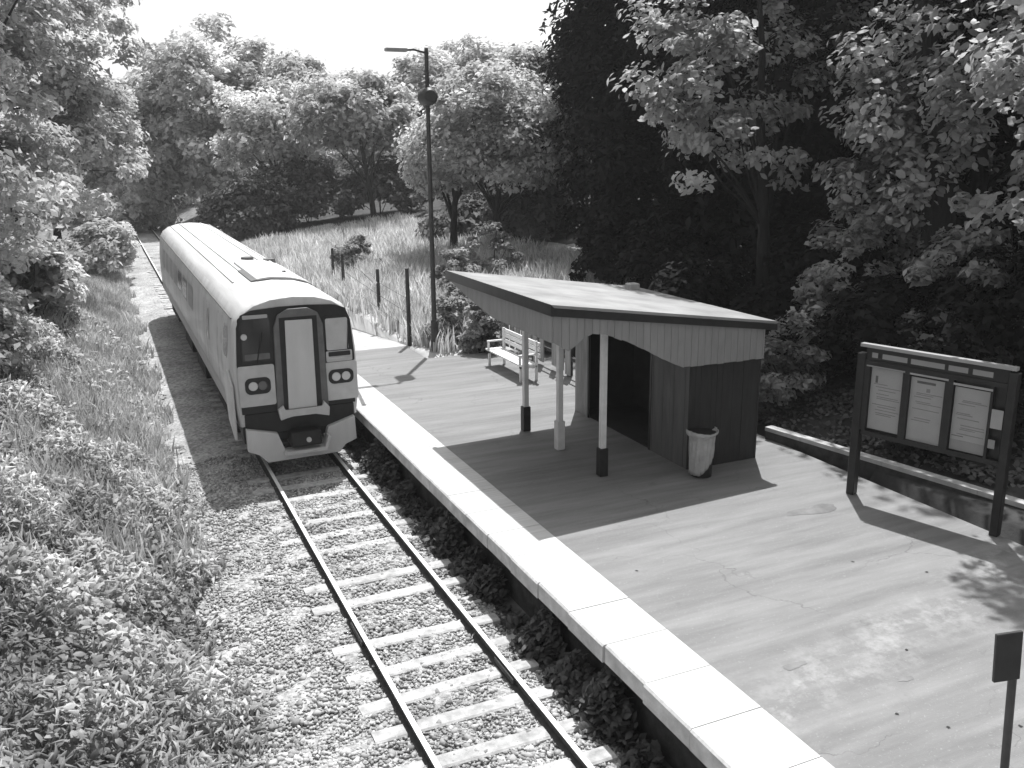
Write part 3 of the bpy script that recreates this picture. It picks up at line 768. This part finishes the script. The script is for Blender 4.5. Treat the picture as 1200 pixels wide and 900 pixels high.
# --- left side trees
tree('broadleaf_tree', (-8.6, 30, tz(-8.6, 30)), (1.2, 0, 7.6), (3.6, 4.6, 6.0), 'left', 'nearest tall leafy tree on the left bank, filling the left edge', 180, 250, .25, 101, 9, .3, crad=1.0, bottom=-.95, aspect=.5)
tree('broadleaf_tree', (-7.0, 47, tz(-7, 47)), (1.4, 0, 11.0), (3.9, 4.2, 8.5), 'left', 'tall dense tree on the left bank with its edge against the white sky', 200, 220, .31, 102, 13, .32, crad=1.15, bottom=-.95, aspect=.5)
tree('broadleaf_tree', (-6.2, 66, tz(-6.2, 66)), (1.5, 0, 6.2), (4.2, 4.5, 5.5), 'left', 'lower rounded tree behind the left bank trees beside the far track', 140, 180, .34, 103, 7, .25, crad=1.2, bottom=-.95)
# --- bank bushes
bush((-7.2, 26.5), (1.3, 1.8, 1.9), 'left', 'broad bush on the left bank beside the grass slope', 70, 170, .22, 202, crad=.7)
bush((-6.0, 36), (1.3, 2.2, 2.2), 'left', 'bush at the top of the pale grass slope', 60, 130, .32, 203, crad=.7)
bush((-3.9, 56), (1.6, 3.0, 2.2), 'left', 'dark edged bush crowding the far track on the left', 60, 120, .36, 204, crad=.8)
# --- undergrowth on the near left bank
def scatter_under(n):
    y = 5.5+RNG.random(n)**1.35*32; x = -1.85-RNG.random(n)**.85*9.4
    edge = -2.30 + .35*np.sin(y*1.7)+.25*np.sin(y*.7+1)
    p = (x < edge) | ((x < edge+.5) & (RNG.random(n) < .12))
    clump = np.sin(x*2.1+y*.8)+np.sin(x*.9-y*1.9+.7)+np.sin(x*3.3+y*2.7)
    p &= RNG.random(n) < np.clip(.75+.3*clump, .4, 1)
    # leave the grass slope mostly to the grass
    p &= ~((y > 21) & (x > -4.6) & (RNG.random(n) < .85))
    x, y, clump = x[p], y[p], clump[p]
    h = RNG.random(len(x))**1.2*(.38+.22*np.clip(clump, -1, 2))
    h *= np.clip((-x-2.0)*.8, .14, 1)
    P = np.stack([x, y, terrain(x, y)+h+.03], -1)
    Nn = np.stack([RNG.normal(.15, .55, len(x)), RNG.normal(-.1, .55, len(x)), np.full(len(x), .85)], -1)
    tint = RNG.uniform(.55, 1.25, len(x))*(.75+.25*np.clip(clump, -1, 1.4))
    return P, Nn, tint
P, Nn, T = scatter_under(150000)
kind = RNG.random(len(P)) < np.clip(.45+.5*np.sin(P[:, 0]*1.3+P[:, 1]*.55)*np.sin(P[:, 1]*.9-P[:, 0]*.7), .1, .9)
grow = np.clip(.75+P[:, 1]*.012, .8, 1.3)
a_ = leaves(P[kind], Nn[kind], (RNG.uniform(.08, .22, len(P))*grow)[kind], T[kind], .5, .35, .2, 2)
Nb = Nn.copy(); Nb[:, 2] *= .8
b_ = leaves(P[~kind]+np.array([0, 0, .05]), Nb[~kind], (RNG.uniform(.13, .33, len(P))*grow)[~kind], T[~kind]*1.12, .17, .5, .5, 2)
V = np.concatenate([a_[0], b_[0]]); F = np.concatenate([a_[1], b_[1]+len(a_[0])]); T = np.concatenate([a_[2], b_[2]])
o = link('undergrowth', np_mesh('undergrowth', V, F, T), L_['bank'])
tag(o, 'tangled leafy undergrowth covering the left bank', 'undergrowth', kind='stuff')

def grass(name, n, xr, yr, lm, h, label, dens=None, wid=.02, zoff=0):
    x = RNG.uniform(*xr, n); y = RNG.uniform(*yr, n)
    if dens is not None:
        k = RNG.random(n) < dens(x, y); x, y = x[k], y[k]
    n = len(x); z = terrain(x, y)+zoff
    hh = h*RNG.uniform(.45, 1.25, n); a = RNG.random(n)*6.28; bend = RNG.normal(0, .22, (n, 2))*hh[:, None]
    w = wid*RNG.uniform(.7, 1.5, n)
    b0 = np.stack([x, y, z-.03], -1); dx = np.stack([np.cos(a)*w, np.sin(a)*w, 0*a], -1)
    m = b0 + np.stack([bend[:, 0]*.3, bend[:, 1]*.3, hh*.6], -1); t = b0 + np.stack([bend[:, 0], bend[:, 1], hh], -1)
    V = np.stack([b0-dx, b0+dx, m+dx*.8, t+dx*.15, t-dx*.15, m-dx*.8], 1).reshape(-1, 3)
    F = (np.array([(0, 1, 2, 5), (5, 2, 3, 4)])[None] + (np.arange(n)*6)[:, None, None]).reshape(-1, 4)
    o = link(name, np_mesh(name, V, F, np.repeat(RNG.uniform(.6, 1.3, n), 6)), L_[lm])
    return tag(o, label, 'grass', kind='stuff')
grass('bank_grass', 90000, (-6.6, -2.3), (15, 66), 'grass_l', .5, 'pale rough grass running up the slope left of the train', lambda x, y: (x < -2.62+.22*np.sin(y*1.3)+.14*np.sin(y*3.7+1)+.1*np.sin(y*8.3))*np.clip((y-13)/9, 0, 1)*np.clip(1.3-np.abs(x+3.6)/2.2, .05, 1)*(.5+.5*np.sin(x*5+np.sin(y*.5)*2)*.7+.15), .022)
def meadow_d(x, y): return np.clip((x-4.72-.4*np.clip((26.6-y)*2,0,1))/.3, 0, 1)*np.clip(.55+.55*np.sin(x*2.7+y*.6)*np.sin(y*1.1-x), .12, 1)
grass('tall_grass', 75000, (4.4, 15), (25.2, 60), 'grass', .75, 'tall bleached grass on the meadow beyond the platform end', meadow_d, .026)
# --- weeds in the gap under the platform edge
def weeds(n):
    y = 4+RNG.random(n)*17; x = 1.72-np.abs(RNG.normal(0, .26, n))
    c = np.sin(y*3.1)+np.sin(y*1.3+2)+np.sin(y*6.7); k = (RNG.random(n) < np.clip(.5+.35*c, .05, 1)) & (x > .98); x, y, c = x[k], y[k], c[k]
    h = RNG.random(len(x))*np.clip(.34+.2*c, .1, .85)*np.clip((x-.9)*1.6, .2, 1)
    P = np.stack([x, y, -.3+h], -1); N_ = np.stack([RNG.normal(-.3, .5, len(x)), RNG.normal(0, .5, len(x)), np.full(len(x), .8)], -1)
    return leaves(P, N_, RNG.uniform(.07, .19, len(x)), RNG.uniform(.5, 1.5, len(x)), .5, .3, .2, 2)
V, F, T = weeds(24000)
o = link('trackside_weeds', np_mesh('trackside_weeds', V, F, T), L_['weed'])
tag(o, 'dark low weeds growing in the shade along the platform wall', 'weeds', kind='stuff')

# --- ivy over the shaded bank behind the kerb
n = 30000
x = 8.9+RNG.random(n)**1.4*6; y = RNG.uniform(7, 25, n)
k = (x > 8.78+.19*np.clip(14.3-y, 0, 8)+.12) & (RNG.random(n) < np.clip(.6+.5*np.sin(x*3+y)*np.sin(y*1.7-x), .15, 1)); x, y = x[k], y[k]
V, F, T = leaves(np.stack([x, y, terrain(x, y)+.02+RNG.random(len(x))*.14], -1), np.stack([RNG.normal(-.2, .4, len(x)), RNG.normal(-.1, .4, len(x)), np.full(len(x), .9)], -1), RNG.uniform(.07, .16, len(x)), RNG.uniform(.5, 1.4, len(x)), .65, .25, .15, 2)
o = link('ivy', np_mesh('ivy', V, F, T), L_['weed'])
tag(o, 'dark ivy covering the shaded bank behind the kerb wall', 'ivy', kind='stuff')

# --- pale shrubs by the lamp post
for k, (x, y, r, h, lb) in enumerate(((6.0, 26.2, .5, 1.0, 'pale shrub standing just right of the lamp post foot'), (6.6, 24.9, .55, 1.2, 'pale rounded shrub left of the bench end'), (7.2, 27.8, .8, 1.5, 'taller pale shrub behind the two small shrubs by the lamp post'), (8.2, 24.2, .6, 1.5, 'pale shrub behind the board fence'), (8.6, 32.5, 1.0, 1.5, 'pale shrub in the middle of the tall meadow grass'), (11.2, 35, 1.2, 1.7, 'pale broad shrub in the meadow nearest the two-stemmed tree'), (7.4, 43, 1.1, 1.4, 'small pale shrub in the meadow above the train roof edge'))):
    bush((x, y), (r, r, h), 'shrub_pale', lb, 34, 90, .16, 300+k, crad=.3, name='shrub', cat='shrub')

# --- far trees
fars = [
 (.9, 92, 11.8, 4.6, 'far', 'low far tree in line with the end of the track below the sky gap'),
 (5.6, 90, 16.2, 4.8, 'far', 'tallest rounded far tree above the rear of the train'),
 (10.4, 93, 14.6, 4.4, 'far', 'far tree second from the sky gap above the train roof'),
 (14.8, 89, 13.6, 4.2, 'far', 'far tree with dark crown midway between the train and the lamp post'),
 (19.3, 92, 11.2, 4.2, 'far_pale', 'pale far tree just left of the lamp arm'),
 (23.4, 95, 8.8, 4.0, 'far_pale', 'lowest pale far tree under the lamp arm where the sky dips'),
 (27.8, 89, 11.4, 4.2, 'far_pale', 'pale far tree just right of the lamp post top'),
 (34.5, 91, 13.0, 4.8, 'far_pale', 'bright far tree reaching highest right of the lamp post'),
 (41.5, 90, 11.0, 4.8, 'far_pale', 'far tree on the skyline touching the dark evergreens'),
 (3.0, 112, 12, 6.0, 'far', 'rearmost tree closing the view along the track'),
]
for k, (x, y, h, r, lm, lb) in enumerate(fars):
    tree('broadleaf_tree', (x, y, tz(x, y)), (0, 0, h*.55), (r, r, h*.5), lm, lb, 150, 110, .55, 400+k, h*.7, .3, crad=1.5, bottom=-1, lump=.35, aspect=.6, tvar=.4)
mids = [
 (13.4, 39.5, 8.0, 2.7, 'far_pale', (0, 0), 'pale mid-distance tree on two dark stems above the shelter roof'),
 (13.6, 61, 9.8, 3.4, 'far', (-1.2, 0), 'tree with a slim leaning dark trunk right of the train'),
 (9.2, 72, 9.5, 4.0, 'far', (0, 0), 'bushy tree directly behind the train roof'),
 (12.3, 42.5, 6.6, 2.2, 'far_pale', (.3, 0), 'small tree just right of the lamp post with short dark stem'),
 (16.4, 43, 8.6, 2.6, 'far_pale', (0, 0), 'pale tree beside the edge of the dark evergreens'),
]
for k, (x, y, h, r, lm, ln, lb) in enumerate(mids):
    tree('broadleaf_tree', (x, y, tz(x, y)), (ln[0]*.6, 1.8 if ln[0] < -1 else 0, h*.72), (r, r, h*.30), lm, lb, 110, 190 if y < 50 else 120, .25 if y < 50 else .4, 500+k, h*.75, .22, 'bark_dark', crad=1.1, bottom=-.8, lump=.4, lean=ln, aspect=.6, tvar=.4)
hd = [(6.6, 68, 3.2, 2.6, 'low dark bush at the foot of the far trees behind the train roof'), (11.0, 70, 3.4, 3.4, 'dark bush along the meadow edge left of the leaning trunk'), (16.0, 68, 3.4, 3.6, 'dark bush along the meadow edge right of the leaning trunk'), (21.5, 64, 3.4, 3.8, 'dark bush behind the two-stemmed tree'), (27, 62, 3.6, 3.8, 'dark bush between the two-stemmed tree and the dark evergreens'), (15.2, 47, 2.2, 1.8, 'smaller dark bush in front of the far meadow hedge'), (17.5, 44, 2.2, 2.4, 'dark bush at the left foot of the narrow evergreen')]
for k, (x, y, r, h, lb) in enumerate(hd):
    bush((x, y), (r, 1.8, h), 'understory', lb, 90, 90, .4, 560+k, crad=.9)

# --- dark evergreens on the right
evs = [
 (15.6, 21.5, 15, 3.6, 'dense dark evergreen right behind the shelter roof'),
 (19.5, 30, 17, 4.2, 'dark evergreen third from the left in the dark wood'),
 (20.5, 22, 16, 4.2, 'dark evergreen in the middle of the dark wood'),
 (18.0, 15.5, 15, 3.8, 'dark evergreen behind the hanging bright leaves'),
 (18.4, 37, 17, 3.2, 'narrow dark evergreen at the left end of the dark wood'),
 (15.4, 28.5, 16, 3.3, 'dark evergreen in front of the narrow one left in the wood'),
 (26, 30, 18, 5.0, 'tall dark evergreen at the back of the dark wood'),
 (24, 17, 16, 4.5, 'dark evergreen at the far right edge of the wood'),
]
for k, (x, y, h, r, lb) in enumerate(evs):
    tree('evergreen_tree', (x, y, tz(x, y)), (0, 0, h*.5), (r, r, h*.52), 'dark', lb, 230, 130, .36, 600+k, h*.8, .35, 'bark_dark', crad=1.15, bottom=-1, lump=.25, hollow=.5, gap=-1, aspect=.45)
# --- leafy trees hanging over the notice board
tree('hazel_tree', (15.0, 15.0, tz(15.0, 15.0)), (-1.2, -.6, 5.2), (3.3, 3.2, 4.6), 'right', 'leafy tree with bright hanging leaves above the notice board', 135, 95, .2, 701, 9, .28, 'bark_dark', crad=.7, bottom=-.9, gap=.95, hollow=.25, aspect=.55, seg=2, lean=(-1.0, -.4))
tree('hazel_tree', (13.8, 10.6, tz(13.8, 10.6)), (-1.2, 0, 6.4), (3.0, 2.6, 4.6), 'right', 'bright leaved tree nearest the right edge, leaning in over the notice board', 110, 90, .2, 702, 10, .34, 'bark_dark', crad=.7, bottom=-.9, gap=.95, hollow=.25, aspect=.55, seg=2, lean=(-1.4, -.2))
tree('hazel_tree', (12.3, 19.2, tz(12.3, 19.2)), (-1.3, -.3, 6.6), (2.8, 2.2, 3.3), 'right', 'bright leaved tree nearest the shelter roof against the dark wood', 85, 85, .2, 703, 8.5, .2, 'bark_dark', crad=.6, bottom=-.8, gap=1.0, hollow=.25, aspect=.55, seg=2, lean=(-1.0, -.5))
tree('ash_tree', (13.2, 14.6, tz(13.2, 14.6)), (2.6, 2.6, 13.2), (3.4, 3.2, 3.0), 'right', 'tall tree with thick dark trunk behind the left half of the notice board', 60, 70, .26, 704, 13, .42, 'bark_dark', crad=.8, bottom=-.6, gap=.6, hollow=.4, seg=2, lean=(-.1, .9), nlimb=7)
# --- understory bushes along the bank on the right
for k, (x, y, r, h, lb) in enumerate(((11.7, 15.8, 1.0, 2.6, 'bright leaved sapling just right of the shelter roof end'), (12.2, 13.2, 1.1, 2.8, 'bright leaved sapling behind the left end of the notice board'), (13.4, 16.2, 1.4, 4.6, 'tall bright leaved sapling under the hanging leaves'))):
    bush((x, y), (r, r, h), 'right', lb, 42, 80, .18, 760+k, crad=.36, gap=.7, name='sapling', cat='sapling')
bush((9.9, 15.2), (.9, .8, 1.3), 'shrub_pale', 'added pale bush standing in for a lit patch of bank just right of the shelter end wall', 40, 70, .15, 770, crad=.32, gap=.6)  # pale leaves added in place of a sunlit patch of bank
ub = [(10.6, 11.6, .9, 1.1, 'dark bush behind the left posters of the notice board'), (11.6, 14.2, 1.2, 1.6, 'dark bush between the shelter and the notice board'),
      (11.0, 17.2, 1.3, 1.7, 'dark bush beside the rear corner of the shelter'), (10.4, 20.0, 1.3, 2.0, 'dark bush behind the shelter back wall'), (12.6, 23.5, 1.8, 2.6, 'large dark bush below the evergreens behind the shelter'), (13.6, 17.8, 1.9, 2.8, 'large dark bush at the foot of the middle evergreens'), (13.2, 12.0, 1.6, 2.4, 'large dark bush under the bright hanging leaves'), (13.5, 28, 2.0, 2.8, 'large dark bush at the left foot of the dark wood')]
for k, (x, y, r, h, lb) in enumerate(ub):
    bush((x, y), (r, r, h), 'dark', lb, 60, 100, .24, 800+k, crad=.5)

# ------------------------------------------------------------------ summer haze
b = MB(); b.box(-640, 640, -340, 940, -3.5, 26)
hm = bpy.data.materials.new('haze'); hm.use_nodes = True
hm.node_tree.nodes.remove(hm.node_tree.nodes['Principled BSDF'])
pv = hm.node_tree.nodes.new('ShaderNodeVolumePrincipled'); pv.inputs['Density'].default_value = HAZE; pv.inputs['Color'].default_value = g3(.9); pv.inputs['Anisotropy'].default_value = .3
hm.node_tree.links.new(pv.outputs[0], hm.node_tree.nodes['Material Output'].inputs['Volume'])
tag(b.build('haze', hm), 'thin bright summer haze over the cutting', 'haze', kind='stuff')

# ------------------------------------------------------------------ camera
xc, hc, fpx, yaw, pitch, roll = -3.59339231, 6.78672088, 1063.92153, 0.420316247, 0.253169467, -0.010635777
cy, sy = math.cos(yaw), math.sin(yaw)
fw = Vector((sy*math.cos(pitch), cy*math.cos(pitch), -math.sin(pitch))); rt = Vector((cy, -sy, 0)); up = rt.cross(fw)
r2 = rt*math.cos(roll)+up*math.sin(roll); u2 = -rt*math.sin(roll)+up*math.cos(roll)
cd = bpy.data.cameras.new('camera'); cam = bpy.data.objects.new('camera', cd); col.objects.link(cam)
cam.matrix_world = Matrix(((r2.x, u2.x, -fw.x, xc), (r2.y, u2.y, -fw.y, 0), (r2.z, u2.z, -fw.z, hc), (0, 0, 0, 1)))
cd.sensor_width = 36; cd.lens = fpx/1200*36; cd.clip_end = 3000; cd.clip_start = .1
scene.camera = cam

# ------------------------------------------------------------------ light
sd = Vector((.26, .40, 1)).normalized()        # towards the sun
sun_el = math.asin(sd.z); sun_az = math.atan2(sd.x, sd.y)
ld = bpy.data.lights.new('sun', 'SUN'); ld.energy = 4.2; ld.angle = R(.6); ld.color = (1, .985, .96)
so = bpy.data.objects.new('sun', ld); col.objects.link(so); so.rotation_euler = sd.to_track_quat('Z', 'Y').to_euler(); so.location = (20, 30, 60)
w = bpy.data.worlds.new('World'); scene.world = w; w.use_nodes = True
N = w.node_tree.nodes; Lk = w.node_tree.links
sky = N.new('ShaderNodeTexSky'); sky.sky_type = 'NISHITA'; sky.sun_disc = False
sky.sun_elevation = sun_el; sky.sun_rotation = sun_az; sky.dust_density = 2.5; sky.air_density = 1.0
bw = N.new('ShaderNodeRGBToBW'); Lk.new(sky.outputs[0], bw.inputs[0])       # black and white picture
Lk.new(bw.outputs[0], N['Background'].inputs['Color']); N['Background'].inputs['Strength'].default_value = .15
ld.color = (1, 1, 1)
vs = scene.view_settings; vs.view_transform = 'Standard'; vs.look = 'None'; vs.exposure = 0.58; vs.gamma = 1; vs.use_curve_mapping = False
scene.cycles.max_bounces = 6; scene.cycles.diffuse_bounces = 3; scene.cycles.transmission_bounces = 4
scene.cycles.use_denoising = True
